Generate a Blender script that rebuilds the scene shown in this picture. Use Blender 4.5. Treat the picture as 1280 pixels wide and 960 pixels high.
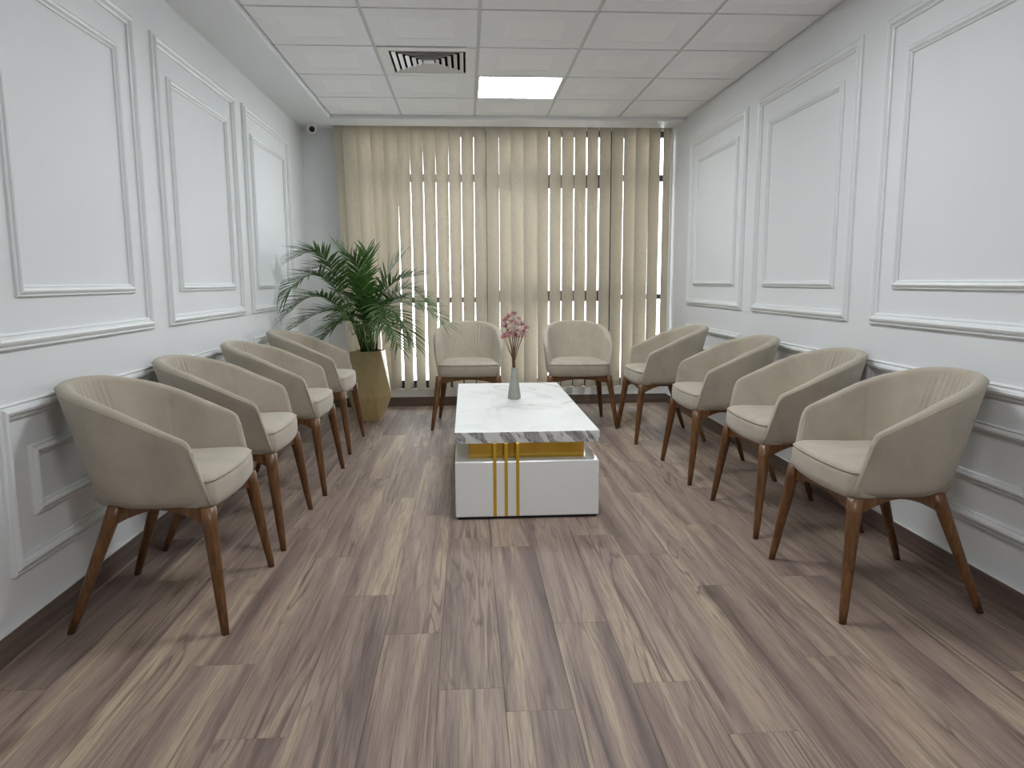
import bpy, bmesh, math, random
from mathutils import Vector, Matrix

scene = bpy.context.scene
for o in list(bpy.data.objects):
    bpy.data.objects.remove(o)
COL = scene.collection
random.seed(7)

# ------------------------------------------------------------------ camera
CAM_H = 1.139
cam_data = bpy.data.cameras.new('camera')
cam_data.sensor_fit = 'HORIZONTAL'
cam_data.sensor_width = 36.0
cam_data.lens = 36.0 * 909.76 / 1280.0
cam_data.clip_start = 0.02
camera = bpy.data.objects.new('camera', cam_data)
COL.objects.link(camera)
rt = Vector((0.99806224, -0.06201641, -0.00507271))
up = Vector((0.01370024, 0.13949633, 0.99012781))
fw = Vector((0.06069655, 0.98827867, -0.14007566))
m = Matrix((rt, up, -fw)).transposed().to_4x4()
m.translation = Vector((0, 0, CAM_H))
camera.matrix_world = m
scene.camera = camera

# ------------------------------------------------------------------ world, exposure
LAMP = 13.0          # emission of the ceiling panels
SKY = 4.5            # bright overcast daylight behind the blinds
world = bpy.data.worlds.new('overcast_sky')
scene.world = world
world.use_nodes = True
world.node_tree.nodes['Background'].inputs[0].default_value = (0.97, 0.98, 1.0, 1)
world.node_tree.nodes['Background'].inputs[1].default_value = SKY
vs = scene.view_settings
vs.view_transform = 'Standard'
vs.look = 'None'
vs.exposure = 1.06
vs.gamma = 1.0
vs.use_curve_mapping = False
try:
    scene.cycles.max_bounces = 12
    scene.cycles.diffuse_bounces = 6
    scene.cycles.transparent_max_bounces = 12
except Exception:
    pass

# ------------------------------------------------------------------ materials
class NT:
    def __init__(s, name):
        s.mat = bpy.data.materials.new(name)
        s.mat.use_nodes = True
        s.t = s.mat.node_tree
        s.b = s.t.nodes['Principled BSDF']
        s.out = s.t.nodes['Material Output']
    def n(s, kind, **kw):
        nd = s.t.nodes.new(kind)
        for k, v in kw.items():
            setattr(nd, k, v)
        return nd
    def l(s, a, b):
        s.t.links.new(a, b)
    def setb(s, **kw):
        for k, v in kw.items():
            s.b.inputs[k.replace('_', ' ')].default_value = v
    def coords(s, scale=(1, 1, 1), kind='Object', rnd=0.0):
        tc = s.n('ShaderNodeTexCoord')
        mp = s.n('ShaderNodeMapping')
        mp.inputs['Scale'].default_value = scale
        s.l(tc.outputs[kind], mp.inputs['Vector'])
        if rnd:
            oi = s.n('ShaderNodeObjectInfo')
            mu = s.n('ShaderNodeMath', operation='MULTIPLY')
            mu.inputs[1].default_value = rnd
            s.l(oi.outputs['Random'], mu.inputs[0])
            cb = s.n('ShaderNodeCombineXYZ')
            for i in range(3):
                s.l(mu.outputs[0], cb.inputs[i])
            s.l(cb.outputs[0], mp.inputs['Location'])
        return mp.outputs['Vector']
    def noise(s, vec, scale=5, detail=3, rough=.5, dist=0.0):
        nd = s.n('ShaderNodeTexNoise')
        nd.inputs['Scale'].default_value = scale
        nd.inputs['Detail'].default_value = detail
        nd.inputs['Roughness'].default_value = rough
        nd.inputs['Distortion'].default_value = dist
        if vec is not None:
            s.l(vec, nd.inputs['Vector'])
        return nd.outputs['Fac']
    def ramp(s, fac, stops, interp='LINEAR'):
        nd = s.n('ShaderNodeValToRGB')
        nd.color_ramp.interpolation = interp
        el = nd.color_ramp.elements
        while len(el) < len(stops):
            el.new(.5)
        for e, (p, c) in zip(el, stops):
            e.position = p
            e.color = (*c, 1) if len(c) == 3 else c
        s.l(fac, nd.inputs['Fac'])
        return nd.outputs['Color']
    def mix(s, fac, a, b, blend='MIX'):
        nd = s.n('ShaderNodeMix', data_type='RGBA', blend_type=blend)
        for sock, v in ((nd.inputs['Factor'], fac), (nd.inputs[6], a), (nd.inputs[7], b)):
            if isinstance(v, (int, float)):
                sock.default_value = v
            elif isinstance(v, tuple):
                sock.default_value = (*v, 1)
            else:
                s.l(v, sock)
        return nd.outputs[2]
    def math(s, op, a, b=None):
        nd = s.n('ShaderNodeMath', operation=op)
        for i, v in enumerate((a, b)):
            if v is None:
                continue
            if isinstance(v, (int, float)):
                nd.inputs[i].default_value = v
            else:
                s.l(v, nd.inputs[i])
        return nd.outputs[0]
    def bump(s, h, strength=.2, dist=.01):
        nd = s.n('ShaderNodeBump')
        nd.inputs['Strength'].default_value = strength
        nd.inputs['Distance'].default_value = dist
        s.l(h, nd.inputs['Height'])
        s.l(nd.outputs['Normal'], s.b.inputs['Normal'])

def simple(name, col, rough=.5, metal=0.0, **kw):
    q = NT(name)
    q.setb(Base_Color=(*col, 1), Roughness=rough, Metallic=metal, **kw)
    return q.mat

def wall_paint():
    q = NT('white_wall_paint')
    v = q.coords((1, 1, 1))
    c = q.ramp(q.noise(v, 1.3, 3), [(.3, (.73, .744, .755)), (.7, (.767, .78, .79))])
    q.l(c, q.b.inputs['Base Color'])
    q.setb(Roughness=.72)
    q.b.inputs['Specular IOR Level'].default_value = .3
    q.bump(q.noise(v, 260, 2), .06, .002)
    return q.mat

def fabric():
    q = NT('taupe_suede_fabric')
    v = q.coords((1, 1, 1), rnd=9)
    n1 = q.noise(v, 7, 5, .6, .6)
    c = q.ramp(n1, [(.28, (.36, .312, .242)), (.5, (.42, .367, .286)), (.75, (.475, .42, .333))])
    n2 = q.noise(v, 420, 2)
    c2 = q.mix(.12, c, q.ramp(n2, [(.3, (.2, .18, .14)), (.7, (.6, .56, .48))]))
    q.l(c2, q.b.inputs['Base Color'])
    q.setb(Roughness=.78)
    q.b.inputs['Sheen Weight'].default_value = .25
    q.b.inputs['Sheen Roughness'].default_value = .5
    q.bump(q.math('ADD', q.math('MULTIPLY', n1, .8), q.math('MULTIPLY', n2, .2)), .12, .008)
    return q.mat

def walnut():
    q = NT('walnut_wood')
    v = q.coords((22, 22, 2.2), rnd=7)
    n1 = q.noise(v, 2.2, 5, .6, 1.2)
    c = q.ramp(n1, [(.25, (.055, .022, .008)), (.5, (.14, .060, .019)), (.75, (.24, .112, .037))])
    q.l(c, q.b.inputs['Base Color'])
    q.setb(Roughness=.36)
    q.bump(n1, .08, .002)
    return q.mat

def oak_plank():
    q = NT('grey_brown_oak_laminate')
    v = q.coords((1, 1, 1), rnd=37)
    mp = q.n('ShaderNodeMapping'); mp.inputs['Scale'].default_value = (10.0, .55, 1); q.l(v, mp.inputs['Vector'])
    broad = q.noise(mp.outputs[0], 1.0, 3, .55, .6)
    base = q.ramp(broad, [(.24, (.135, .094, .080)), (.42, (.250, .181, .150)), (.55, (.355, .263, .210)), (.66, (.45, .352, .252)), (.80, (.54, .435, .325))])
    # cathedral growth rings: contour lines of a stretched noise, only in patches
    m2 = q.n('ShaderNodeMapping'); m2.inputs['Scale'].default_value = (6.0, .55, 1); q.l(v, m2.inputs['Vector'])
    field = q.noise(m2.outputs[0], 1.0, 3, .5, .35)
    ring = q.math('SINE', q.math('MULTIPLY', field, 105.0))
    ringf = q.ramp(ring, [(.35, (0, 0, 0)), (.98, (1, 1, 1))])
    m6 = q.n('ShaderNodeMapping'); m6.inputs['Scale'].default_value = (7.0, 1.1, 1); m6.inputs['Location'].default_value = (3, 8, 2); q.l(v, m6.inputs['Vector'])
    patch = q.ramp(q.noise(m6.outputs[0], 1.0, 2), [(.44, (0, 0, 0)), (.66, (1, 1, 1))])
    # fine straight pores
    m3 = q.n('ShaderNodeMapping'); m3.inputs['Scale'].default_value = (240, 6, 1); q.l(v, m3.inputs['Vector'])
    pores = q.noise(m3.outputs[0], 1.0, 4, .65)
    poref = q.ramp(pores, [(.36, (1, 1, 1)), (.56, (0, 0, 0))])
    m4 = q.n('ShaderNodeMapping'); m4.inputs['Scale'].default_value = (38, 1.1, 1); q.l(v, m4.inputs['Vector'])
    streak = q.ramp(q.noise(m4.outputs[0], 1.0, 5, .62, 1.0), [(.30, (1, 1, 1)), (.47, (0, 0, 0))])
    c = q.mix(q.math('MULTIPLY', q.math('MULTIPLY', ringf, patch), .62), base, (.085, .056, .048))
    c = q.mix(q.math('MULTIPLY', streak, .72), c, (.070, .044, .037))
    c = q.mix(q.math('MULTIPLY', poref, .42), c, (.085, .057, .048))
    # knots
    m5 = q.n('ShaderNodeMapping'); m5.inputs['Scale'].default_value = (6.0, 2.0, 1); q.l(v, m5.inputs['Vector'])
    vo = q.n('ShaderNodeTexVoronoi'); vo.inputs['Scale'].default_value = .8; q.l(m5.outputs[0], vo.inputs['Vector'])
    kn = q.ramp(vo.outputs['Distance'], [(.03, (1, 1, 1)), (.16, (0, 0, 0))])
    c = q.mix(q.math('MULTIPLY', kn, .55), c, (.06, .038, .03))
    oi = q.n('ShaderNodeObjectInfo')
    tone = q.ramp(oi.outputs['Random'], [(0, (.93, .93, .94)), (.5, (1, 1, 1)), (1, (1.06, 1.05, 1.03))])
    c = q.mix(1.0, c, tone, 'MULTIPLY')
    q.l(c, q.b.inputs['Base Color'])
    q.setb(Roughness=.40)
    q.b.inputs['Specular IOR Level'].default_value = .42
    q.l(q.math('ADD', .42, q.math('MULTIPLY', pores, .14)), q.b.inputs['Roughness'])
    q.bump(q.math('SUBTRACT', 1.0, poref), .10, .0015)
    return q.mat

def marble(name, base, vein, gold, scale, width, strength, rot=(0, 0, 0), stretch=(1, 1, 1), rough=.1):
    q = NT(name)
    tc = q.n('ShaderNodeTexCoord')
    mp = q.n('ShaderNodeMapping')
    mp.inputs['Rotation'].default_value = rot
    mp.inputs['Scale'].default_value = stretch
    q.l(tc.outputs['Object'], mp.inputs['Vector'])
    v = mp.outputs[0]
    n1 = q.noise(v, scale, 5, .55, .9)
    d1 = q.math('ABSOLUTE', q.math('SUBTRACT', n1, .5))
    v1 = q.ramp(d1, [(0, (1, 1, 1)), (width, (0, 0, 0))])
    n2 = q.noise(v, scale * .62, 4, .5, 1.4)
    d2 = q.math('ABSOLUTE', q.math('SUBTRACT', n2, .54))
    v2 = q.ramp(d2, [(0, (1, 1, 1)), (width * .55, (0, 0, 0))])
    cloud = q.ramp(q.noise(v, scale * .8, 3), [(.45, (0, 0, 0)), (.75, (1, 1, 1))])
    mask = q.ramp(q.noise(v, scale * .45, 2), [(.42, (0, 0, 0)), (.62, (1, 1, 1))])
    sp = q.n('ShaderNodeSeparateXYZ'); q.l(tc.outputs['Object'], sp.inputs[0])
    far = q.ramp(q.math('ADD', q.math('MULTIPLY', sp.outputs['Y'], .6), .5), [(.28, (.12, .12, .12)), (.56, (1, 1, 1))])
    v1 = q.math('MULTIPLY', v1, far); v2 = q.math('MULTIPLY', v2, far)
    c = q.mix(q.math('MULTIPLY', cloud, strength * .25), base, vein)
    c = q.mix(q.math('MULTIPLY', q.math('MULTIPLY', v1, mask), strength), c, vein)
    c = q.mix(q.math('MULTIPLY', v2, strength * .75), c, gold)
    q.l(c, q.b.inputs['Base Color'])
    q.setb(Roughness=rough)
    return q.mat

def skirting_laminate():
    q = NT('dark_brown_skirting_laminate')
    tc = q.n('ShaderNodeTexCoord')
    mp = q.n('ShaderNodeMapping'); mp.inputs['Scale'].default_value = (1.2, 1.2, 38); q.l(tc.outputs['Object'], mp.inputs['Vector'])
    n = q.noise(mp.outputs[0], 1.0, 5, .65, .4)
    q.l(q.ramp(n, [(.3, (.085, .058, .048)), (.55, (.15, .108, .088)), (.75, (.21, .155, .122))]), q.b.inputs['Base Color'])
    q.setb(Roughness=.45)
    return q.mat

def marble_edge():
    q = NT('veined_marble_edge')
    tc = q.n('ShaderNodeTexCoord')
    sp = q.n('ShaderNodeSeparateXYZ'); q.l(tc.outputs['Object'], sp.inputs[0])
    along = q.math('ADD', sp.outputs['X'], q.math('MULTIPLY', sp.outputs['Y'], .55))
    u = q.math('ADD', along, q.math('MULTIPLY', sp.outputs['Z'], .75))
    wob = q.noise(tc.outputs['Object'], 14, 3)
    u = q.math('ADD', u, q.math('MULTIPLY', wob, .05))
    cb = q.n('ShaderNodeCombineXYZ')
    q.l(q.math('MULTIPLY', u, 11.0), cb.inputs[0]); q.l(q.math('MULTIPLY', sp.outputs['Z'], 3.0), cb.inputs[1])
    n1 = q.noise(cb.outputs[0], 1.0, 4, .6)
    broad = q.ramp(n1, [(.36, (.20, .195, .20)), (.45, (.48, .48, .47)), (.53, (.76, .77, .75))])
    thin = q.ramp(q.math('ABSOLUTE', q.math('SUBTRACT', n1, .47)), [(.0, (1, 1, 1)), (.022, (0, 0, 0))])
    c = q.mix(q.math('MULTIPLY', thin, .75), broad, (.045, .045, .05))
    q.l(c, q.b.inputs['Base Color'])
    q.setb(Roughness=.1)
    return q.mat

def blind_cloth():
    q = NT('beige_blind_fabric')
    v = q.coords((1, 1, 1))
    mp = q.n('ShaderNodeMapping'); mp.inputs['Scale'].default_value = (30, 30, 620); q.l(v, mp.inputs['Vector'])
    w1 = q.noise(mp.outputs[0], 1, 2)
    mp2 = q.n('ShaderNodeMapping'); mp2.inputs['Scale'].default_value = (620, 620, 20); q.l(v, mp2.inputs['Vector'])
    w2 = q.noise(mp2.outputs[0], 1, 2)
    w = q.math('MULTIPLY', q.math('ADD', w1, w2), .5)
    c = q.ramp(w, [(.35, (.35, .32, .265)), (.65, (.46, .424, .355))])
    q.l(c, q.b.inputs['Base Color'])
    q.setb(Roughness=.85)
    q.bump(w, .15, .001)
    tr = q.n('ShaderNodeBsdfTranslucent')
    q.l(q.mix(1.0, c, (1.0, .88, .74), 'MULTIPLY'), tr.inputs['Color'])
    mx = q.n('ShaderNodeMixShader'); mx.inputs[0].default_value = .15
    q.l(q.b.outputs[0], mx.inputs[1]); q.l(tr.outputs[0], mx.inputs[2])
    q.l(mx.outputs[0], q.out.inputs['Surface'])
    return q.mat

def pane_glass():
    q = NT('window_glass')
    tp = q.n('ShaderNodeBsdfTransparent'); tp.inputs[0].default_value = (.93, .96, .96, 1)
    gl = q.n('ShaderNodeBsdfGlossy'); gl.inputs['Roughness'].default_value = .02
    fr = q.n('ShaderNodeFresnel'); fr.inputs[0].default_value = 1.45
    mx = q.n('ShaderNodeMixShader')
    q.l(fr.outputs[0], mx.inputs[0]); q.l(tp.outputs[0], mx.inputs[1]); q.l(gl.outputs[0], mx.inputs[2])
    q.l(mx.outputs[0], q.out.inputs['Surface'])
    return q.mat

def emitter(name, col, s):
    q = NT(name)
    q.setb(Base_Color=(.9, .9, .9, 1), Roughness=.5)
    q.b.inputs['Emission Color'].default_value = (*col, 1)
    q.b.inputs['Emission Strength'].default_value = s
    return q.mat

def leaf_mat():
    q = NT('palm_leaf')
    v = q.coords((1, 1, 1))
    c = q.ramp(q.noise(v, 9, 3), [(.3, (.016, .050, .011)), (.52, (.045, .108, .023)), (.75, (.125, .21, .045))])
    q.l(c, q.b.inputs['Base Color'])
    q.setb(Roughness=.42)
    tr = q.n('ShaderNodeBsdfTranslucent'); tr.inputs[0].default_value = (.07, .17, .03, 1)
    mx = q.n('ShaderNodeMixShader'); mx.inputs[0].default_value = .22
    q.l(q.b.outputs[0], mx.inputs[1]); q.l(tr.outputs[0], mx.inputs[2])
    q.l(mx.outputs[0], q.out.inputs['Surface'])
    return q.mat

def concrete(name, a, b, rough=.8):
    q = NT(name)
    v = q.coords((1, 1, 1))
    n = q.noise(v, 22, 5, .6)
    q.l(q.ramp(n, [(.3, a), (.7, b)]), q.b.inputs['Base Color'])
    q.setb(Roughness=rough)
    q.bump(n, .15, .003)
    return q.mat

def brushed_gold():
    q = NT('gold_mirror_sheet')
    v = q.coords((1, 1, 1))
    n = q.noise(v, 5, 3)
    q.l(q.ramp(n, [(.3, (.60, .38, .05)), (.7, (.80, .54, .11))]), q.b.inputs['Base Color'])
    q.setb(Metallic=1.0, Roughness=.16)
    return q.mat

M = dict(
    wall=wall_paint(), fabric=fabric(), walnut=walnut(), oak=oak_plank(), blind=blind_cloth(), glass=pane_glass(),
    dark_wood=simple('dark_stained_rail', (.03, .016, .011), .5),
    piping=simple('taupe_piping', (.45, .40, .315), .8),
    trim=simple('white_gloss_moulding', (.765, .785, .787), .34),
    soffit=simple('white_plaster', (.74, .745, .75), .5),
    tile=concrete('ceiling_tile_white', (.80, .797, .80), (.83, .827, .83), .85),
    tile_mid=concrete('ceiling_tile_centre', (.835, .83, .825), (.86, .855, .85), .8),
    tee=simple('grey_ceiling_tee', (.56, .56, .56), .5),
    void=simple('duct_dark', (.012, .013, .02), .8),
    vent=simple('vent_white_enamel', (.74, .73, .71), .4),
    lamp=emitter('led_panel', (.925, .968, 1.0), LAMP),
    alu=simple('dark_window_aluminium', (.028, .031, .04), .4),
    gloss=simple('white_gloss_lacquer', (.87, .875, .86), .06),
    gold=brushed_gold(),
    goldbar=simple('satin_gold_strip', (.72, .46, .05), .34, .55),
    black=simple('matt_black', (.012, .012, .012), .6),
    top=marble('white_marble_top', (.86, .885, .88), (.36, .37, .36), (.42, .35, .23), 1.7, .035, .85, (.2, .3, .85), (1.5, .9, 1), .34),
    edge=marble_edge(), skirt=skirting_laminate(),
    pot=concrete('gold_beige_planter', (.45, .345, .165), (.53, .415, .21), .38),
    soil=concrete('dark_soil', (.012, .009, .006), (.035, .025, .017), 1),
    leaf=leaf_mat(),
    cane=concrete('palm_cane', (.05, .10, .022), (.14, .17, .05), .5),
    vase=concrete('grey_green_ceramic', (.30, .31, .27), (.36, .365, .32), .7),
    stem=simple('dried_brown_stem', (.12, .055, .028), .8),
    petal=concrete('dusty_pink_petal', (.40, .16, .18), (.68, .43, .43), .8),
    petal_light=concrete('pale_pink_petal', (.5, .27, .28), (.72, .52, .50), .8),
    camwhite=simple('camera_white_plastic', (.74, .75, .73), .35),
    lens=simple('camera_black_lens', (.004, .004, .006), .12),
    caulk=simple('white_caulk', (.72, .72, .70), .6),
)

# ------------------------------------------------------------------ mesh helpers
def finish(name, bm, mat, parent=None, smooth=False, loc=None):
    bmesh.ops.recalc_face_normals(bm, faces=bm.faces)
    me = bpy.data.meshes.new(name)
    bm.to_mesh(me)
    bm.free()
    mats = mat if isinstance(mat, (list, tuple)) else [mat]
    for x in mats:
        me.materials.append(x)
    if smooth:
        for p in me.polygons:
            p.use_smooth = True
    o = bpy.data.objects.new(name, me)
    COL.objects.link(o)
    if parent is not None:
        o.parent = parent
    if loc is not None:
        o.location = loc
    return o

def box(bm, x0, x1, y0, y1, z0, z1, bevel=0.0, seg=2, mi=0):
    r = bmesh.ops.create_cube(bm, size=1.0)
    vsx = r['verts']
    for v in vsx:
        v.co = Vector((x0 + (v.co.x + .5) * (x1 - x0), y0 + (v.co.y + .5) * (y1 - y0), z0 + (v.co.z + .5) * (z1 - z0)))
    fs = set(f for v in vsx for f in v.link_faces)
    for f in fs:
        f.material_index = mi
    if bevel:
        es = list(set(e for v in vsx for e in v.link_edges))
        bmesh.ops.bevel(bm, geom=es, offset=bevel, segments=seg, profile=.5, affect='EDGES')

def loft(bm, rings, closed=True, cap0=True, cap1=True):
    vr = [[bm.verts.new(p) for p in r] for r in rings]
    n = len(rings[0])
    for a, b in zip(vr[:-1], vr[1:]):
        for i in range(n if closed else n - 1):
            j = (i + 1) % n
            bm.faces.new((a[i], a[j], b[j], b[i]))
    if cap0:
        bm.faces.new(vr[0][::-1])
    if cap1:
        bm.faces.new(vr[-1])
    return vr

def tube(bm, pts, radii, n=8, caps=True):
    pts = [Vector(p) for p in pts]
    rings = []
    ref = Vector((0, 0, 1))
    for i, p in enumerate(pts):
        t = (pts[min(i + 1, len(pts) - 1)] - pts[max(i - 1, 0)]).normalized()
        r = ref if abs(t.dot(ref)) < .95 else Vector((1, 0, 0))
        a = t.cross(r).normalized()
        b = t.cross(a).normalized()
        rad = radii[i] if isinstance(radii, (list, tuple)) else radii
        rings.append([p + rad * (math.cos(2 * math.pi * k / n) * a + math.sin(2 * math.pi * k / n) * b) for k in range(n)])
    loft(bm, rings, True, caps, caps)

def empty(name, loc, rz=0.0, label=None, cat=None, group=None):
    o = bpy.data.objects.new(name, None)
    COL.objects.link(o)
    o.empty_display_size = .1
    o.location = loc
    o.rotation_euler = (0, 0, rz)
    tag(o, label, cat, group)
    return o

def tag(o, label=None, cat=None, group=None, kind=None):
    if label: o['label'] = label
    if cat: o['category'] = cat
    if group: o['group'] = group
    if kind: o['kind'] = kind
    return o

def struct(o, label=None):
    o['kind'] = 'structure'
    if label: o['label'] = label
    return o

def kids(o):
    return [c for c in bpy.data.objects if c.parent == o]

def dup(root, loc, rz, label):
    r = root.copy(); COL.objects.link(r)
    r.location = loc; r.rotation_euler = (0, 0, rz); r['label'] = label
    for ch in kids(root):
        c = ch.copy(); COL.objects.link(c); c.parent = r
        for g in kids(ch):
            d = g.copy(); COL.objects.link(d); d.parent = c
    return r

# ------------------------------------------------------------------ room dimensions
XL, XR = -1.412, 1.868
YR, YW = -2.2, 6.68
ZC = 2.49            # underside of the ceiling tiles
ZS = 2.462           # underside of the plaster border
XT = -1.093          # inner edge of the border on the left
YT = 6.265           # inner edge of the border at the window
TILE = .6

# ------------------------------------------------------------------ floor: slab and planks
bm = bmesh.new(); box(bm, XL - .1, XR + .1, YR - .1, YW + .3, -.12, -.008)
floor = struct(finish('floor', bm, M['black']), 'grey-brown oak laminate plank floor')
PW, PL = .185, 1.22
offs = {-3: 2.56, -2: 2.256, -1: 1.917, 0: 3.02, 1: 2.295, 2: 1.915, 3: 1.665, 4: 2.56, 5: 2.02, 6: 1.40, 7: 2.75, 8: 1.9, 9: 2.4,
        -4: 2.95, -5: 2.10, -6: 1.55, -7: 2.75, -8: 2.0, -9: 1.4}
plank_mesh = {}
def plank(x0, x1, y0, y1):
    key = (round(x1 - x0, 4), round(y1 - y0, 4))
    if key not in plank_mesh:
        b = bmesh.new()
        w, l = key
        box(b, .0003, w - .0003, .0003, l - .0003, -.010, 0)
        es = [e for e in b.edges if all(v.co.z > -.001 for v in e.verts)]
        bmesh.ops.bevel(b, geom=es, offset=.0008, segments=1, affect='EDGES')
        o = finish('plank', b, M['oak'], floor)
        plank_mesh[key] = o
    else:
        o = plank_mesh[key].copy(); COL.objects.link(o)
    o.location = (x0, y0, 0)
k0 = math.floor((XL - .09) / PW)
k1 = math.ceil((XR - .09) / PW)
for k in range(k0, k1):
    x0, x1 = .09 + k * PW, .09 + (k + 1) * PW
    x0, x1 = max(x0, XL), min(x1, XR)
    if x1 - x0 < .004: continue
    j = offs.get(k, random.uniform(1.4, 2.6))
    y = j - math.ceil((j - YR) / PL) * PL
    while y < YW:
        a, b_ = max(y, YR), min(y + PL, YW)
        if b_ - a > .01:
            plank(x0, x1, a, b_)
        y += PL

# ------------------------------------------------------------------ ceiling: slab, tees, tiles
bm = bmesh.new(); box(bm, XL - .1, XR + .1, YR - .1, YW + .3, 2.60, 2.70)
ceiling = struct(finish('ceiling', bm, M['soffit']), 'suspended ceiling of white square tiles')
XB, Y1 = .086, 5.685
cols = [XT] + [XB + i * TILE for i in (-1, 0, 1, 2)] + [XR]
rows = [YT, Y1] + [Y1 - TILE * i for i in range(1, 14)]
rows = [r for r in rows if r > YR] + [YR]
TEE = .012
for x in cols[1:-1]:
    b = bmesh.new(); box(b, x - TEE, x + TEE, YR, YT, ZC + .006, ZC + .012)
    box(b, x - .0015, x + .0015, YR, YT, ZC + .012, ZC + .05)
    finish('main_tee', b, M['tee'], ceiling)
for y in rows[1:-1]:
    b = bmesh.new(); box(b, XT, XR, y - TEE, y + TEE, ZC + .0055, ZC + .0115)
    finish('cross_tee', b, M['tee'], ceiling)
LIGHT_CELLS = {(2, 1), (2, 5), (2, 9)}
VENT_CELL = (1, 2)
def tile_mesh(w, l):
    b = bmesh.new()
    g = .010
    z0, z1 = ZC, ZC + .018
    # bottom face with a slightly recessed centre square
    box(b, g, w - g, g, l - g, z0 + .002, z1)
    cx, cy, s = w / 2, l / 2, .16
    outer = [(g, g), (w - g, g), (w - g, l - g), (g, l - g)]
    inner = [(cx - s, cy - s), (cx + s, cy - s), (cx + s, cy + s), (cx - s, cy + s)]
    vo = [b.verts.new((x, y, z0)) for x, y in outer]
    vo2 = [b.verts.new((x, y, z0 + .002)) for x, y in outer]
    vi = [b.verts.new((x, y, z0)) for x, y in inner]
    vi2 = [b.verts.new((x, y, z0 + .0012)) for x, y in inner]
    for i in range(4):
        j = (i + 1) % 4
        b.faces.new((vo[i], vo[j], vi[j], vi[i]))
        b.faces.new((vo2[i], vo2[j], vo[j], vo[i]))
        b.faces.new((vi[i], vi[j], vi2[j], vi2[i]))
    f = b.faces.new(vi2); f.material_index = 1
    return b
tcache = {}
for ci in range(5):
    for ri in range(len(rows) - 1):
        if (ci, ri) in LIGHT_CELLS or (ci, ri) == VENT_CELL: continue
        x0, x1, y1, y0 = cols[ci], cols[ci + 1], rows[ri], rows[ri + 1]
        key = (round(x1 - x0, 3), round(y1 - y0, 3))
        if min(key) < .05: continue
        if key not in tcache:
            tcache[key] = finish('ceiling_tile', tile_mesh(*key), [M['tile'], M['tile_mid']], ceiling)
            o = tcache[key]
        else:
            o = tcache[key].copy(); COL.objects.link(o)
        o.location = (x0, y0, 0)

# plaster border (left strip and window strip), L shaped with eased inner edge
def border():
    b = bmesh.new()
    e = .010
    path = [(XT, YR), (XT, YT), (XR, YT)]
    # profile offset away from the tile field: (outward, z)
    prof = [(0.0, ZC + .03), (0.0, ZS + e), (e * .3, ZS + e * .3), (e, ZS)]
    rings = []
    for d, z in prof:
        rings.append([Vector((XT - d, YR, z)), Vector((XT - d, YT + d, z)), Vector((XR, YT + d, z))])
    rings.append([Vector((XL, YR, ZS)), Vector((XL, 6.545, ZS)), Vector((XR, 6.545, ZS))])
    rings.append([Vector((XL, YR, ZC + .10)), Vector((XL, 6.545, ZC + .10)), Vector((XR, 6.545, ZC + .10))])
    loft(b, rings, closed=False, cap0=False, cap1=False)
    # left corner of the window strip: fill from the strip to the blind pocket end
    box(b, XL, -1.10, 6.545, YW, ZS, ZC + .10)
    return b
struct(finish('trim_1', border(), M['soffit']), 'lowered white plaster border along left wall and window')

# ------------------------------------------------------------------ walls
bm = bmesh.new(); box(bm, XL - .1, XL, YR - .1, YW + .3, -.02, 2.62)
wall_left = struct(finish('wall_left', bm, M['wall']), 'white left wall with classical panel mouldings')
bm = bmesh.new(); box(bm, XR, XR + .1, YR - .1, YW + .3, -.02, 2.62)
wall_right = struct(finish('wall_right', bm, M['wall']), 'white right wall with classical panel mouldings')
bm = bmesh.new(); box(bm, XL, XR, YR - .1, YR, -.02, 2.62)
wall_rear = struct(finish('wall_rear', bm, M['wall']), 'plain white wall behind the camera')
WX0, WX1, WZ0, WZ1 = -1.055, 1.845, .158, 2.47
bm = bmesh.new()
box(bm, XL, WX0, YW, YW + .22, 0, 2.62)
box(bm, WX1, XR, YW, YW + .22, 0, 2.62)
box(bm, WX0, WX1, YW, YW + .22, 0, WZ0)
box(bm, WX0, WX1, YW, YW + .22, WZ1, 2.62)
wall_back = struct(finish('wall_back', bm, M['wall']), 'white window wall behind the blinds')

PROF = [(0, 0), (0, .010), (.004, .014), (.007, .014), (.009, .010), (.013, .012), (.018, .021), (.026, .0245), (.034, .0215), (.039, .014),
        (.041, .010), (.045, .012), (.049, .009), (.052, .008), (.052, 0)]
def moulding(side, y0, y1, z0, z1, k):
    """picture-frame moulding on a side wall, profile scaled by k, mitred corners"""
    b = bmesh.new()
    X = XL if side < 0 else XR
    sgn = 1 if side < 0 else -1
    rings = []
    for d, h in PROF:
        d *= k; h *= min(1.0, k * 1.1)
        x = X + sgn * h
        rings.append([Vector((x, y0 + d, z0 + d)), Vector((x, y1 - d, z0 + d)), Vector((x, y1 - d, z1 - d)), Vector((x, y0 + d, z1 - d))])
    loft(b, rings, True, False, False)
    return finish('panel_moulding', b, M['trim'], wall_left if side < 0 else wall_right)
ZT, ZM, ZTI, ZMI, ZW, ZWB, ZWI, ZWIB = 2.264, .936, 2.106, 1.097, .774, .239, .625, .395
panels_l = [(.86, 2.05), (2.23, 3.369), (3.555, 4.737), (4.907, 6.116)]
panels_r = [(.70, 1.90), (2.08, 3.268), (3.47, 4.688), (4.868, 6.095)]
for side, pans in ((-1, panels_l), (1, panels_r)):
    for y0, y1 in pans:
        moulding(side, y0, y1, ZM, ZT, 1.0)
        moulding(side, y0 + .158, y1 - .158, ZMI, ZTI, .72)
        moulding(side, y0, y1, ZWB, ZW, 1.0)
        moulding(side, y0 + .145, y1 - .145, ZWIB, ZWI, .78)

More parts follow.
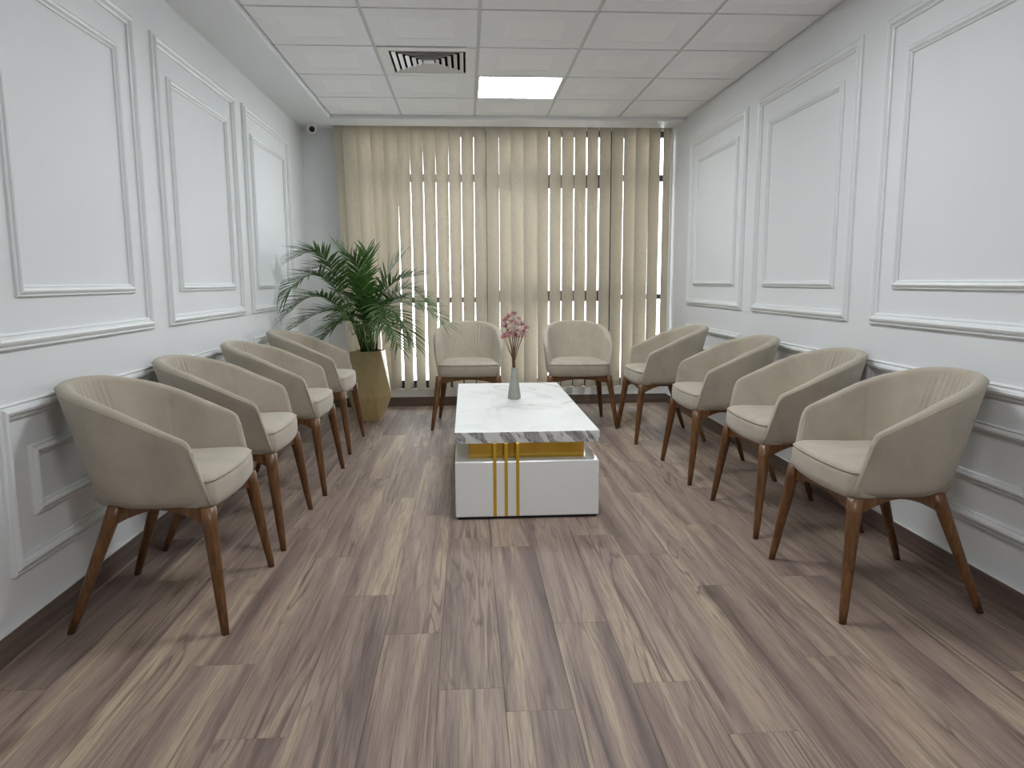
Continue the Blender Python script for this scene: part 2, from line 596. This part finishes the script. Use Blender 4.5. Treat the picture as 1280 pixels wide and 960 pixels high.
# skirting
def skirting(name, x0, x1, y0, y1, along):
    b = bmesh.new(); box(b, x0, x1, y0, y1, 0, .086, .0015, 1)
    o = struct(finish(name, b, M['skirt']), 'brown wood-look skirting board')
    b = bmesh.new()
    if along == 'y': box(b, x0 + .001, x1 - .001, y0, y1, .086, .089)
    else: box(b, x0, x1, y0 + .001, y1 - .001, .086, .089)
    finish('caulk_line', b, M['caulk'], o)
skirting('baseboard_left', XL, XL + .013, YR, YW, 'y')
skirting('baseboard_right', XR - .013, XR, YR, YW, 'y')
skirting('baseboard_back', XL + .013, XR - .013, YW - .013, YW, 'x')

# ------------------------------------------------------------------ window
WY0, WY1 = 6.745, 6.80
bm = bmesh.new()
box(bm, WX0, WX1, WY0, WY1, WZ0, WZ0 + .07)
box(bm, WX0, WX1, WY0, WY1, WZ1 - .05, WZ1)
box(bm, WX0, WX0 + .045, WY0, WY1, WZ0 + .07, WZ1 - .05)
box(bm, WX1 - .02, WX1, WY0, WY1, WZ0 + .07, WZ1 - .05)
window = struct(finish('window_1', bm, M['alu']), 'wide dark-framed window behind vertical blinds')
mull = (.183, 1.312)
for x in mull:
    b = bmesh.new(); box(b, x - .027, x + .027, WY0 - .004, WY1, WZ0 + .07, WZ1 - .05); finish('mullion', b, M['alu'], window)
secs = [(WX0 + .045, mull[0] - .027, (2.025, 2.09), (.945, .995)), (mull[0] + .027, mull[1] - .027, (1.972, 2.09), (.95, 1.05)),
        (mull[1] + .027, WX1 - .02, (2.035, 2.09), (.965, 1.01))]
for x0, x1, ta, tb in secs:
    for a, b_ in (ta, tb):
        b = bmesh.new(); box(b, x0, x1, WY0, WY1, a, b_); finish('transom', b, M['alu'], window)
    zs = [WZ0 + .07, tb[0], tb[1], ta[0], ta[1], WZ1 - .05]
    for i in (0, 2, 4):
        b = bmesh.new(); box(b, x0, x1, WY0 + .024, WY0 + .030, zs[i], zs[i + 1]); finish('pane', b, M['glass'], window)

# ------------------------------------------------------------------ vertical blind
blind = empty('vertical_blind', (.37, 6.61, 2.50), 0, 'full-width beige fabric vertical blind hanging across the window', 'blind')
bx, by, bz = blind.location
b = bmesh.new(); box(b, -1.14 - bx + .03, 1.86 - bx, -.022, .022, .012, .05, .003, 1)
finish('headrail', b, M['alu'], blind)
def vane(cx, a_top, a_bot, tilt=0.0, w=.150, zb=.172):
    b = bmesh.new()
    NZ, NX = 16, 6
    grid = []
    for i in range(NZ + 1):
        t = i / NZ
        z = 2.508 + (zb - 2.508) * t
        s = min(1.0, max(0.0, (t - .03) / .97))
        a = math.radians(a_top + (a_bot - a_top) * s)
        row = []
        for k in range(NX + 1):
            q = k / NX - .5
            bow = .014 * (1 - 4 * q * q)
            x = cx + tilt * (t - 0.0) + w * q * math.cos(a) + bow * math.sin(a)
            y = 6.61 + w * q * math.sin(a) - bow * math.cos(a)
            row.append(b.verts.new((x - bx, y - by, z - bz)))
        grid.append(row)
    for r0, r1 in zip(grid[:-1], grid[1:]):
        for k in range(NX):
            b.faces.new((r0[k], r0[k + 1], r1[k + 1], r1[k]))
    # hem pocket with its weight at the foot
    o = finish('vane', b, M['blind'], blind, smooth=True)
    return o
# wanted apparent gap (m at the blind) on the right of every vane, top and bottom
gap_t = {0: .010, 1: .006, 2: .003, 3: .005, 4: .010, 5: .010, 6: .004, 7: .000, 8: -.010, 9: .009, -1: -.012, -2: -.014, -3: -.001, -4: .001,
         -5: .003, -6: .001, -7: .001, -8: -.003, -9: .000, -10: -.004, -11: -.002, -12: -.014, -13: -.02, -14: -.02, -15: -.02}
gap_b = {0: .015, 1: .010, 2: .007, 3: .010, 4: .017, 5: .015, 6: .009, 7: .003, 8: -.008, 9: .012, -1: -.012, -2: -.012, -3: .000, -4: .003,
         -5: .007, -6: .010, -7: .015, -8: .020, -9: .026, -10: .028, -11: .028, -12: .020, -13: .002, -14: -.01, -15: -.02}
def angle_for(gap, X):
    # apparent width of a vane turned by a, seen from near x = 0
    want = .111 - gap
    best = min(range(0, 80), key=lambda d: abs(.150 * math.cos(math.radians(d)) - X * .150 * math.sin(math.radians(d)) / 6.6 - want))
    return float(best)
for i in range(-15, 11):
    cx = .690 + .111 * i
    gt, gb = gap_t.get(i, .012), gap_b.get(i, .014)
    tilt = 0.0
    if i <= -13: tilt = .05
    vane(cx - (.012 if i <= -14 else 0), angle_for(gt, cx), angle_for(gb, cx), tilt, .150 if i < 10 else .10, .172 + random.uniform(-.004, .004))
vane(-1.075, 52, 52, .06)

# ------------------------------------------------------------------ ceiling fittings
def light_panel(loc, label):
    r = empty('ceiling_light', loc, 0, label, 'ceiling light', 'square LED ceiling panels')
    b = bmesh.new()
    h = .288; f = .010
    for (x0, x1, y0, y1) in ((-h, h, -h, -h + f), (-h, h, h - f, h), (-h, -h + f, -h + f, h - f), (h - f, h, -h + f, h - f)):
        box(b, x0, x1, y0, y1, 0, .012)
    finish('frame', b, M['vent'], r)
    b = bmesh.new(); box(b, -h + f, h - f, -h + f, h - f, .003, .010)
    finish('diffuser', b, M['lamp'], r)
    return r
L0 = light_panel((.386, 5.385, ZC), 'lit square white LED panel in the ceiling beyond the air vent')
dup(L0, (.386, 2.985, ZC), 0, 'lit square LED panel second from the window, just above the frame')
dup(L0, (.386, .585, ZC), 0, 'lit square LED panel farthest from the window, above the camera')

vent = empty('air_vent', (-.214, 4.785, ZC), 0, 'square white four-way air diffuser with concentric louvres in the ceiling', 'air vent')
b = bmesh.new()
o_, i_ = .288, .228
for (x0, x1, y0, y1) in ((-o_, o_, -o_, -i_), (-o_, o_, i_, o_), (-o_, -i_, -i_, i_), (i_, o_, -i_, i_)):
    box(b, x0, x1, y0, y1, -.004, .004)
finish('frame', b, M['vent'], vent)
b = bmesh.new()
for (x0, x1, y0, y1) in ((-i_, i_, -i_ - .004, -i_), (-i_, i_, i_, i_ + .004), (-i_ - .004, -i_, -i_, i_), (i_, i_ + .004, -i_, i_)):
    box(b, x0, x1, y0, y1, 0, .095)
box(b, -i_, i_, -i_, i_, .092, .098)
finish('duct_box', b, M['void'], vent)
def louvre(half):
    b = bmesh.new()
    lo, hi = half, half - .021
    def ring(h, z): return [Vector((-h, -h, z)), Vector((h, -h, z)), Vector((h, h, z)), Vector((-h, h, z))]
    rings = [ring(lo, -.004), ring(hi, .009), ring(hi - .001, .0075), ring(lo - .002, -.0055), ring(lo, -.004)]
    loft(b, rings, True, False, False)
    return finish('louvre', b, M['vent'], vent)
for hf in (.214, .176, .138, .100, .064): louvre(hf)
b = bmesh.new(); box(b, -.034, .034, -.034, .034, -.002, .004, .002, 1); finish('centre_plate', b, M['vent'], vent)

cc = empty('security_camera', (-1.285, 6.47, ZS), 0, 'small white turret security camera with black lens under the border in the back left corner', 'camera')
b = bmesh.new(); tube(b, [(0, 0, 0), (0, 0, -.012), (0, 0, -.022)], [.040, .040, .032], 24); finish('mount', b, M['camwhite'], cc, False)
b = bmesh.new(); bmesh.ops.create_uvsphere(b, u_segments=24, v_segments=14, radius=.040); finish('housing', b, M['camwhite'], cc, True, (0, 0, -.042))
d = Vector((.28, -.92, -.30)).normalized()
b = bmesh.new(); c0 = Vector((0, 0, -.042)); tube(b, [c0 + d * .028, c0 + d * .042, c0 + d * .0425], [.024, .024, .019], 24); finish('lens', b, M['lens'], cc)

# ------------------------------------------------------------------ armchair
def lerp(a, b_, t): return a + (b_ - a) * t
ZB = .412
def yfront(t): return .206 - .040 * t
def halfw(t):
    w = .243 + .030 * t
    if t < .16: w -= .014 * (1 - t / .16) ** 2
    return w
def backd(t):
    d_ = .222 + .112 * t
    if t < .25: d_ -= .050 * (1 - t / .25) ** 2
    return d_
RIM = [(.20, .600), (.17, .613), (.145, .624), (.05, .668), (-.05, .714), (-.12, .740), (-.17, .755), (-.23, .771), (-.29, .788), (-.335, .796), (-.40, .798)]
def rim_z(y, back):
    for (ya, za), (yb, zb_) in zip(RIM[:-1], RIM[1:]):
        if y <= ya and y >= yb:
            return lerp(za, zb_, (ya - y) / (ya - yb))
    return RIM[0][1] if y > RIM[0][0] else RIM[-1][1]
def plan(p, w, bd, yf, n=2.25):
    """p in [-1,1] from left arm front round the back to right arm front"""
    a, sg = abs(p), (1 if p >= 0 else -1)
    pa = .68
    yc = .0
    if a <= pa:
        ph = a / pa * math.pi / 2
        c_, s_ = math.cos(ph), math.sin(ph)
        x = w * (s_ ** (2 / n)); y = yc - (bd + yc) * (c_ ** (2 / n))
        # re-space near the ends of the superellipse
        return sg * x, y
    q = (a - pa) / (1 - pa)
    return sg * (w - .010 * q * q), lerp(yc, yf, q)
def uparam(N):
    # arc-length spacing on the mid outline
    fine = [(-1 + 2 * i / 1200) for i in range(1201)]
    pts = [Vector((*plan(p, .26, .21, .18), 0)) for p in fine]
    cum = [0.0]
    for a, c in zip(pts[:-1], pts[1:]): cum.append(cum[-1] + (c - a).length)
    out = []; j = 0
    for i in range(N):
        s = cum[-1] * i / (N - 1)
        while j < 1199 and cum[j + 1] < s: j += 1
        f = (s - cum[j]) / max(1e-9, cum[j + 1] - cum[j])
        out.append((lerp(fine[j], fine[j + 1], min(1, max(0, f))), s / cum[-1] * 2 - 1, cum[-1]))
    return out
UP = uparam(161)
PLEATS = [(-.215, .0080), (-.165, .0064), (-.112, .0040), (-.05, .0034), (.0, .0042), (.055, .0056), (.108, .0036), (.17, .0070), (.205, .0050)]
def shell_point(p, s, total, t, depth):
    """depth 0 = outer skin, 1 = inner skin"""
    th = lerp(.056, .046, t)
    q = max(0.0, (abs(p) - .60) / .40)
    th *= 1 - .52 * q * q * (3 - 2 * q)
    w, bd, yf = halfw(t) - depth * th, backd(t) - depth * th * 1.05, yfront(t)
    x, y = plan(p, w, bd, yf)
    # rim height taken on the outer outline
    xo, yo = plan(p, halfw(1), backd(1), yfront(1))
    zr = rim_z(yo, bd)
    e = (1 - abs(s)) * total / 2
    if e < .032: zr -= .032 * (1 - math.sqrt(max(0, 1 - (1 - e / .032) ** 2)))
    z = lerp(ZB, zr, t)
    return x, y, z
def build_shell():
    b = bmesh.new()
    NO, NI = 14, 14
    rings = []
    for p, s, tot in UP:
        loop = []
        for i in range(NO + 1):
            t = i / NO
            x, y, z = shell_point(p, s, tot, t, 0); loop.append(Vector((x, y, z)))
        xo, yo, zo = shell_point(p, s, tot, 1, 0); xi, yi, zi = shell_point(p, s, tot, 1, 1)
        for k in range(1, 6):
            a = math.pi * k / 6
            f = .5 - .5 * math.cos(a)
            loop.append(Vector((lerp(xo, xi, f), lerp(yo, yi, f), zo + .019 * math.sin(a))))
        for i in range(NI + 1):
            t = 1 - i / NI * .86
            x, y, z = shell_point(p, s, tot, t, 1)
            v = Vector((x, y, z))
            # pleats stitched into the inner back
            amp = max(0.0, min(1.0, (t - .42) / .2)) * max(0.0, min(1.0, (1.02 - t) / .12))
            dn = 0.0
            for ps, am in PLEATS:
                dn += am * math.exp(-((s - ps - .03 * (1 - t)) / .0075) ** 2) - am * .45 * math.exp(-((s - ps - .03 * (1 - t) - .02) / .014) ** 2)
            dn *= amp
            for seam in (-.56, .56):
                dn += .0028 * math.exp(-((s - seam) / .006) ** 2)
            n = Vector((x, y + .03, 0)).normalized()
            loop.append(v + n * dn)
        rings.append(loop)
    # rounded arm fronts
    def cap(loop, sgn):
        c = sum(loop, Vector()) / len(loop)
        out = []
        for fr, dy in ((.14, .003), (.40, .0055)):
            r = []
            for v in loop:
                q = v.copy()
                mx = c.x
                q.x = lerp(q.x, mx, fr * .9); q.z = lerp(q.z, c.z, fr * .10); q.y += dy
                r.append(q)
            out.append(r)
        return out
    rings = cap(rings[0], -1)[::-1] + rings + cap(rings[-1], 1)
    loft(b, rings, True, True, True)
    return b
def rim_line():
    pts = []
    for p, s, tot in UP:
        x, y, z = shell_point(p, s, tot, 1, 0)
        n = Vector((x, y + .03, 0)).normalized()
        pts.append(Vector((x, y, z + .004)) + n * .0005)
    def down(p, s, tot):
        return [Vector(shell_point(p, s, tot, 1 - i / 12, 0)) + Vector((0, .002, 0)) for i in range(1, 13)]
    return down(*UP[0])[::-1] + pts + down(*UP[-1])
def cushion_outline(inset, n=64):
    pts = []
    hw, yf, yb = .236 - inset, .220 - inset, -.245 + inset
    r = .040
    # front edge bowed, corners rounded, back rounded like the shell
    def add(x, y): pts.append((x, y))
    N = 12
    for i in range(N + 1):
        q = -1 + 2 * i / N
        add(q * (hw - r), yf + .016 * (1 - q * q))
    for i in range(1, 7):
        a = math.pi / 2 * (1 - i / 6)
        add(hw - r + r * math.cos(a), yf - r + r * math.sin(a))
    for i in range(1, 5): add(lerp(hw, hw - .02, i / 4), lerp(yf - r, .02, i / 4))
    for i in range(1, 13):
        a = math.pi * i / 13
        add((hw - .02) * (1 if math.cos(a) > 0 else -1) * abs(math.cos(a)) ** .8, .02 + (yb - .02) * abs(math.sin(a)) ** .8)
    for i in range(0, 5): add(-lerp(hw - .02, hw, i / 4), lerp(.02, yf - r, i / 4))
    for i in range(1, 6):
        a = math.pi / 2 + math.pi / 2 * (1 - i / 6)
        add(-(hw - r) + r * math.cos(a), yf - r + r * math.sin(a))
    return pts
def build_cushion():
    b = bmesh.new()
    lay = [(.404, .020), (.407, .008), (.416, .001), (.440, -.002), (.475, -.001), (.490, .001), (.4945, .0035), (.499, .001), (.506, .006), (.5135, .020), (.519, .045), (.523, .085), (.525, .13)]
    rings = [[Vector((x, y, z)) for x, y in cushion_outline(i)] for z, i in lay]
    loft(b, rings, True, True, True)
    return b
def leg_bm(x0, y0, x1, y1, r0=.0265, r1=.0135, n=20):
    b = bmesh.new()
    rings = []
    for i in range(9):
        t = i / 8
        z = lerp(.413, 0, t)
        r = lerp(r0, r1, t ** .9)
        if i == 8: r -= .0015
        rings.append([Vector((lerp(x0, x1, t) + r * math.cos(2 * math.pi * k / n), lerp(y0, y1, t) + r * math.sin(2 * math.pi * k / n), z)) for k in range(n)])
    loft(b, rings)
    return b
def rail_bm(a, c, dep=.058, mid=.020, th=.022, N=14):
    b = bmesh.new()
    a, c = Vector(a), Vector(c)
    dr = (c - a).normalized(); sd = Vector((-dr.y, dr.x, 0)) * th / 2
    rings = []
    for i in range(N + 1):
        t = i / N
        p = a.lerp(c, t)
        d_ = mid + (dep - mid) * abs(2 * t - 1) ** 1.7
        zt = .410
        rings.append([p + sd + Vector((0, 0, zt)), p - sd + Vector((0, 0, zt)), p - sd + Vector((0, 0, zt - d_)), p + sd + Vector((0, 0, zt - d_))])
    loft(b, rings)
    return b
CH_GROUP = 'beige tub armchairs around the waiting room'
def make_chair(loc, rz, label):
    r = empty('tub_armchair', loc, rz, label, 'armchair', CH_GROUP)
    sh = finish('shell', build_shell(), M['fabric'], r, True)
    b = bmesh.new(); tube(b, rim_line(), .0015, 6); finish('piping', b, M['piping'], sh, True)
    cu = finish('seat_cushion', build_cushion(), M['fabric'], r, True)
    b = bmesh.new()
    pts = [Vector((x, y, .4985)) for x, y in cushion_outline(.0005)]
    tube(b, pts + pts[:1], .0016, 6, False); finish('piping', b, M['piping'], cu, True)
    b = bmesh.new(); box(b, -.19, .19, -.04, .20, .394, .407); box(b, -.125, .125, -.135, -.04, .394, .407); finish('seat_base', b, M['dark_wood'], r)
    for x0, y0, x1, y1 in ((-.226, .196, -.286, .248), (.226, .196, .286, .248), (-.186, -.112, -.243, -.262), (.186, -.112, .243, -.262)):
        finish('leg', leg_bm(x0, y0, x1, y1), M['walnut'], r, True)
    finish('apron', rail_bm((-.222, .19, 0), (.222, .19, 0), .060, .026), M['walnut'], r)
    finish('apron', rail_bm((-.178, -.112, 0), (.178, -.112, 0), .050, .03), M['walnut'], r)
    for s in (-1, 1):
        finish('apron', rail_bm((s * .222, .185, 0), (s * .186, -.105, 0), .056, .008), M['walnut'], r)
    return r
RZ_L, RZ_R = -math.pi / 2, math.pi / 2
chair0 = make_chair((-1.05, 2.583, 0), RZ_L, 'beige tub armchair with walnut legs, nearest of the row along the left wall')
dup(chair0, (-1.048, 3.33, 0), RZ_L + .01, 'beige tub armchair second from the front in the row along the left wall')
dup(chair0, (-1.022, 4.138, 0), RZ_L, 'beige tub armchair third from the front in the row along the left wall')
dup(chair0, (-1.032, 5.09, 0), RZ_L - .02, 'beige tub armchair at the far end of the left row, beside the potted palm')
dup(chair0, (1.488, 2.512, 0), RZ_R, 'beige tub armchair with walnut legs, nearest of the row along the right wall')
dup(chair0, (1.515, 3.32, 0), RZ_R, 'beige tub armchair second from the front in the row along the right wall')
dup(chair0, (1.482, 4.182, 0), RZ_R, 'beige tub armchair third from the front in the row along the right wall')
dup(chair0, (1.415, 5.228, 0), RZ_R + .02, 'beige tub armchair at the far end of the right row, nearest the window')
dup(chair0, (.008, 5.79, 0), math.pi, 'beige tub armchair facing the camera before the blinds, beside the potted palm')
dup(chair0, (.872, 5.74, 0), math.pi - .03, 'beige tub armchair facing the camera before the blinds, on the right behind the table')

# ------------------------------------------------------------------ coffee table
TX0, TX1, TY0, TY1 = -.066, .627, 3.385, 5.06
tcx, tcy = (TX0 + TX1) / 2, (TY0 + TY1) / 2
table = empty('coffee_table', (tcx, tcy, 0), 0, 'low rectangular coffee table with marble top on glossy white base with gold strips', 'table')
hw, hl = (TX1 - TX0) / 2, (TY1 - TY0) / 2
b = bmesh.new(); box(b, -hw + .012, hw - .012, -hl + .012, hl - .012, 0, .014); finish('plinth', b, M['black'], table)
b = bmesh.new(); box(b, -hw, hw, -hl, hl, .014, .285, .004, 3); finish('base', b, M['gloss'], table)
b = bmesh.new(); box(b, -hw + .066, hw - .062, -hl + .078, hl - .078, .285, .3755); finish('gold_block', b, M['gold'], table)
b = bmesh.new()
box(b, -hw, hw, -hl, hl, .375, .430, .002, 2)
for f in b.faces:
    f.material_index = 0 if f.normal.z > .7 else 1
finish('marble_top', b, [M['top'], M['edge']], table)
for x in (.1235, .1775, .2335):
    b = bmesh.new(); box(b, x - tcx - .0078, x - tcx + .0078, -hl - .0025, -hl + .006, .016, .3755, .0008, 1); finish('gold_strip', b, M['goldbar'], table)

# ------------------------------------------------------------------ vase with dried flowers
VX, VY, VZ = .281, 4.36, .430
vase = empty('vase', (VX, VY, VZ), 0, 'small grey tapered bottle vase standing on the marble table', 'vase')
b = bmesh.new()
prof = [(0, .033), (.004, .037), (.03, .0355), (.08, .030), (.125, .0235), (.15, .0185), (.17, .0168), (.188, .0172), (.192, .0178)]
rings = []
for z, r_ in prof:
    ring = []
    for k in range(32):
        a = 2 * math.pi * k / 32
        sq = 1 + .07 * math.cos(6 * a) * max(0, 1 - z / .16)
        ring.append(Vector((r_ * sq * math.cos(a), r_ * sq * math.sin(a), z)))
    rings.append(ring)
for z, r_ in ((.191, .0135), (.17, .0128), (.12, .015)):
    rings.append([Vector((r_ * math.cos(2 * math.pi * k / 32), r_ * math.sin(2 * math.pi * k / 32), z)) for k in range(32)])
loft(b, rings, True, True, True)
finish('body', b, M['vase'], vase, True)

def blossom_bm(rad, seed):
    rnd = random.Random(seed)
    b = bmesh.new()
    n = 11
    for layer, (el, rr) in enumerate(((.05, 1.0), (.55, .85), (1.0, .6))):
        for k in range(n - layer * 2):
            a = 2 * math.pi * (k + .5 * layer) / (n - layer * 2) + rnd.uniform(-.15, .15)
            e = el + rnd.uniform(-.18, .18)
            dr = Vector((math.cos(a) * math.cos(e), math.sin(a) * math.cos(e), math.sin(e)))
            sd = Vector((-math.sin(a), math.cos(a), 0)); nn = dr.cross(sd)
            L = rad * rr * rnd.uniform(.85, 1.1); W = L * .15
            p0 = dr * .002
            pts = [p0 - sd * W * .35, p0 + sd * W * .35, dr * L * .55 + sd * W, dr * L + nn * L * .12, dr * L * .55 - sd * W]
            vsx = [b.verts.new(p) for p in pts]
            mid = b.verts.new(dr * L * .5 - nn * W * .5)
            for i in range(5):
                b.faces.new((vsx[i], vsx[(i + 1) % 5], mid))
    return b
fl = [(-.052, .02, .475), (-.03, -.02, .50), (-.048, .0, .44), (.0, .01, .515), (.028, -.01, .485), (.01, -.03, .455), (.05, .01, .45), (.072, -.01, .43),
      (-.012, .02, .465), (-.055, -.01, .385), (-.025, -.03, .395), (.02, -.02, .41), (.05, -.03, .385), (-.062, .02, .37), (.004, .0, .385), (.06, .02, .405),
      (.035, .03, .37), (-.03, .03, .415)]
for i, (x, y, z) in enumerate(fl):
    o = empty('dried_flower', (VX, VY, VZ + .13), 0, 'dried dusty pink star-shaped flower on a brown stem in the grey vase', 'flower', 'dried pink flowers in the vase')
    z -= .13
    b = bmesh.new()
    bx0, by0 = random.uniform(-.007, .007), random.uniform(-.007, .007)
    tube(b, [(bx0, by0, 0), (bx0 + x * .06, by0 + y * .1, .09), (x * .42 + bx0 * .5, y * .45, z * .62), (x, y, z)], [.0024, .0024, .0018, .0012], 5)
    finish('stem', b, M['stem'], o)
    bl = finish('blossom', blossom_bm(random.uniform(.026, .032), i), M['petal_light'] if i in (4, 6, 11, 5) else M['petal'], o, False, (x, y, z))
    bl.rotation_euler = (random.uniform(-.5, .9), random.uniform(-.6, .6) + x * 6, 0)

# ------------------------------------------------------------------ palm in a faceted planter
PX, PY = -.82, 6.06
palm = empty('potted_palm', (PX, PY, 0), 0, 'green areca palm in a faceted gold-beige planter beside the blinds', 'plant')
b = bmesh.new()
def poly(r, z, rot, n=6): return [Vector((r * math.cos(rot + 2 * math.pi * k / n), r * math.sin(rot + 2 * math.pi * k / n), z)) for k in range(n)]
ROT = math.radians(-98)
A = [b.verts.new(p) for p in poly(.112, 0, ROT)]
Bv = [b.verts.new(p) for p in poly(.188, .20, ROT + math.pi / 6)]
Cv = [b.verts.new(p) for p in poly(.148, .578, ROT)]
Dv = [b.verts.new(p) for p in poly(.136, .578, ROT)]
Ev = [b.verts.new(p) for p in poly(.132, .535, ROT)]
b.faces.new(A[::-1])
for k in range(6):
    j = (k + 1) % 6
    b.faces.new((A[k], A[j], Bv[k]))
    b.faces.new((Bv[k], A[j], Bv[j]))
    b.faces.new((Cv[k], Bv[k], Cv[j]))
    b.faces.new((Cv[j], Bv[k], Bv[j]))
    b.faces.new((Cv[k], Cv[j], Dv[j], Dv[k]))
    b.faces.new((Dv[k], Dv[j], Ev[j], Ev[k]))
es = [e for e in b.edges if not e.is_boundary]
bmesh.ops.bevel(b, geom=es, offset=.0025, segments=1, affect='EDGES')
pot = finish('planter', b, M['pot'], palm)
b = bmesh.new(); box_ = [p for p in poly(.133, .55, ROT)]
b.faces.new([b.verts.new(p) for p in box_])
bmesh.ops.subdivide_edges(b, edges=b.edges[:], cuts=3)
finish('soil', b, M['soil'], palm)

FRONDS = [((-1.113, 5.75, 1.185), (-1.315, 5.45, 1.04)), ((-1.013, 5.75, 0.92), (-1.30, 5.6, 0.80)), ((-1.051, 5.7, 1.287), (-1.231, 5.55, 1.33)),
    ((-1.072, 5.6, 1.023), (-1.285, 5.45, 0.93)), ((-0.526, 5.85, 1.014), (-0.193, 5.6, 0.829)), ((-0.605, 5.85, 0.913), (-0.419, 5.65, 0.674)),
    ((-0.665, 6.0, 1.121), (-0.519, 6.0, 1.331)), ((-0.649, 5.95, 1.076), (-0.384, 5.85, 1.182)), ((-0.795, 6.05, 1.089), (-0.811, 6.1, 1.38)),
    ((-0.878, 6.05, 1.122), (-1.03, 6.1, 1.4)), ((-0.892, 5.75, 0.876), (-1.106, 5.55, 0.689)), ((-0.837, 5.7, 1.019), (-0.907, 5.3, 0.897)),
    ((-0.663, 5.8, 0.872), (-0.527, 5.55, 0.659)), ((-0.698, 5.7, 0.969), (-0.614, 5.35, 0.805)), ((-0.538, 6.0, 1.075), (-0.325, 5.95, 0.972)),
    ((-0.999, 6.1, 1.187), (-1.243, 6.2, 1.254)), ((-0.9, 5.85, 1.091), (-1.007, 5.6, 1.183)), ((-0.802, 5.8, 0.998), (-0.81, 5.55, 1.153)),
    ((-0.744, 6.1, 1.055), (-0.694, 6.3, 1.287)), ((-0.967, 5.9, 0.838), (-1.144, 5.9, 0.679)), ((-0.739, 5.75, 0.844), (-0.757, 5.4, 0.715)),
    ((-0.649, 6.1, 0.956), (-0.43, 6.25, 0.916)), ((-0.96, 5.65, 1.063), (-1.126, 5.3, 1.052)), ((-0.83, 5.9, 1.153), (-0.884, 5.8, 1.307))]
def frond(i, mid, tip):
    rnd = random.Random(100 + i)
    P0 = Vector((PX + rnd.uniform(-.06, .06), PY + rnd.uniform(-.06, .05), .55))
    Mm, P3 = Vector(mid), Vector(tip)
    tm = .58
    Cc = (Mm - P0 * (1 - tm) ** 2 - P3 * tm * tm) / (2 * tm * (1 - tm))
    Cc.z = max(Cc.z, P0.z + .25)
    def pos(t): return P0 * (1 - t) ** 2 + Cc * 2 * t * (1 - t) + P3 * t * t
    org = Vector((PX, PY, 0))
    b = bmesh.new()
    N = 16
    pts = [pos(k / N) - org for k in range(N + 1)]
    tube(b, pts, [lerp(.0062, .0014, k / N) for k in range(N + 1)], 6)
    for f in b.faces: f.material_index = 1
    total = sum((c - a).length for a, c in zip(pts[:-1], pts[1:]))
    n = int(16 + total * 12)
    for side in (-1, 1):
        for k in range(n):
            t = lerp(.36, .995, (k + rnd.uniform(-.25, .25)) / (n - 1))
            t = min(.998, max(.34, t))
            p = pos(t) - org
            T = (pos(min(1, t + .02)) - pos(t - .02)).normalized()
            S = T.cross(Vector((0, 0, 1)))
            if S.length < .2: S = Vector((rnd.uniform(-1, 1), -1, 0))
            S.normalize()
            U = S.cross(T).normalized()
            q = (t - .36) / .64
            L = total * (.11 + .165 * math.sin(math.pi * (.15 + .80 * (1 - q)) ) ) * rnd.uniform(.85, 1.12)
            L = min(L, .215)
            ang = lerp(1.15, .42, q) + rnd.uniform(-.1, .1)
            D = (S * side * math.sin(ang) + T * math.cos(ang) + U * (.28 + rnd.uniform(-.12, .12))).normalized()
            W = rnd.uniform(.0078, .0108) * (1 - .35 * q)
            wd = D.cross(U).normalized()
            drop = rnd.uniform(.04, .26)
            rows_ = []
            NS = 5
            for s in range(NS + 1):
                u = s / NS
                c = p + D * L * u - Vector((0, 0, 1)) * L * drop * u * u
                ww = W * (math.sin(math.pi * min(1, .18 + u * .86)) ** .8 if u < 1 else .03)
                rows_.append((c, max(ww, .0004)))
            prev = None
            for c, ww in rows_:
                a_ = b.verts.new(c - wd * ww + U * ww * .35); m_ = b.verts.new(c); z_ = b.verts.new(c + wd * ww + U * ww * .35)
                if prev:
                    b.faces.new((prev[0], prev[1], m_, a_)); b.faces.new((prev[1], prev[2], z_, m_))
                prev = (a_, m_, z_)
    for v_ in b.verts:                      # leaves brush against the wall and the blind
        lim = -1.376 - PX
        if v_.co.x < lim: v_.co.x = lim + (lim - v_.co.x) * .15
        lim = 6.50 - PY
        if v_.co.y > lim: v_.co.y = lim
        if v_.co.x + PX < -.75 and v_.co.z < .85 and v_.co.y + PY < 5.40: v_.co.z = .85 + (v_.co.z - .85) * .12
    me_o = finish('frond', b, [M['leaf'], M['cane']], palm, True)
    return me_o
for i, (a, c) in enumerate(FRONDS):
    if i not in (16, 22, 18): frond(i, a, c)
for i in range(9):
    a = i * 2.4; r_ = .02 + .055 * (i / 9)
    b = bmesh.new()
    x, y = r_ * math.cos(a), r_ * math.sin(a)
    tube(b, [(x, y, .545), (x * 1.2, y * 1.2, .68), (x * 1.6, y * 1.6, .82)], [.010, .0075, .004], 8)
    finish('cane', b, M['cane'], palm, True)
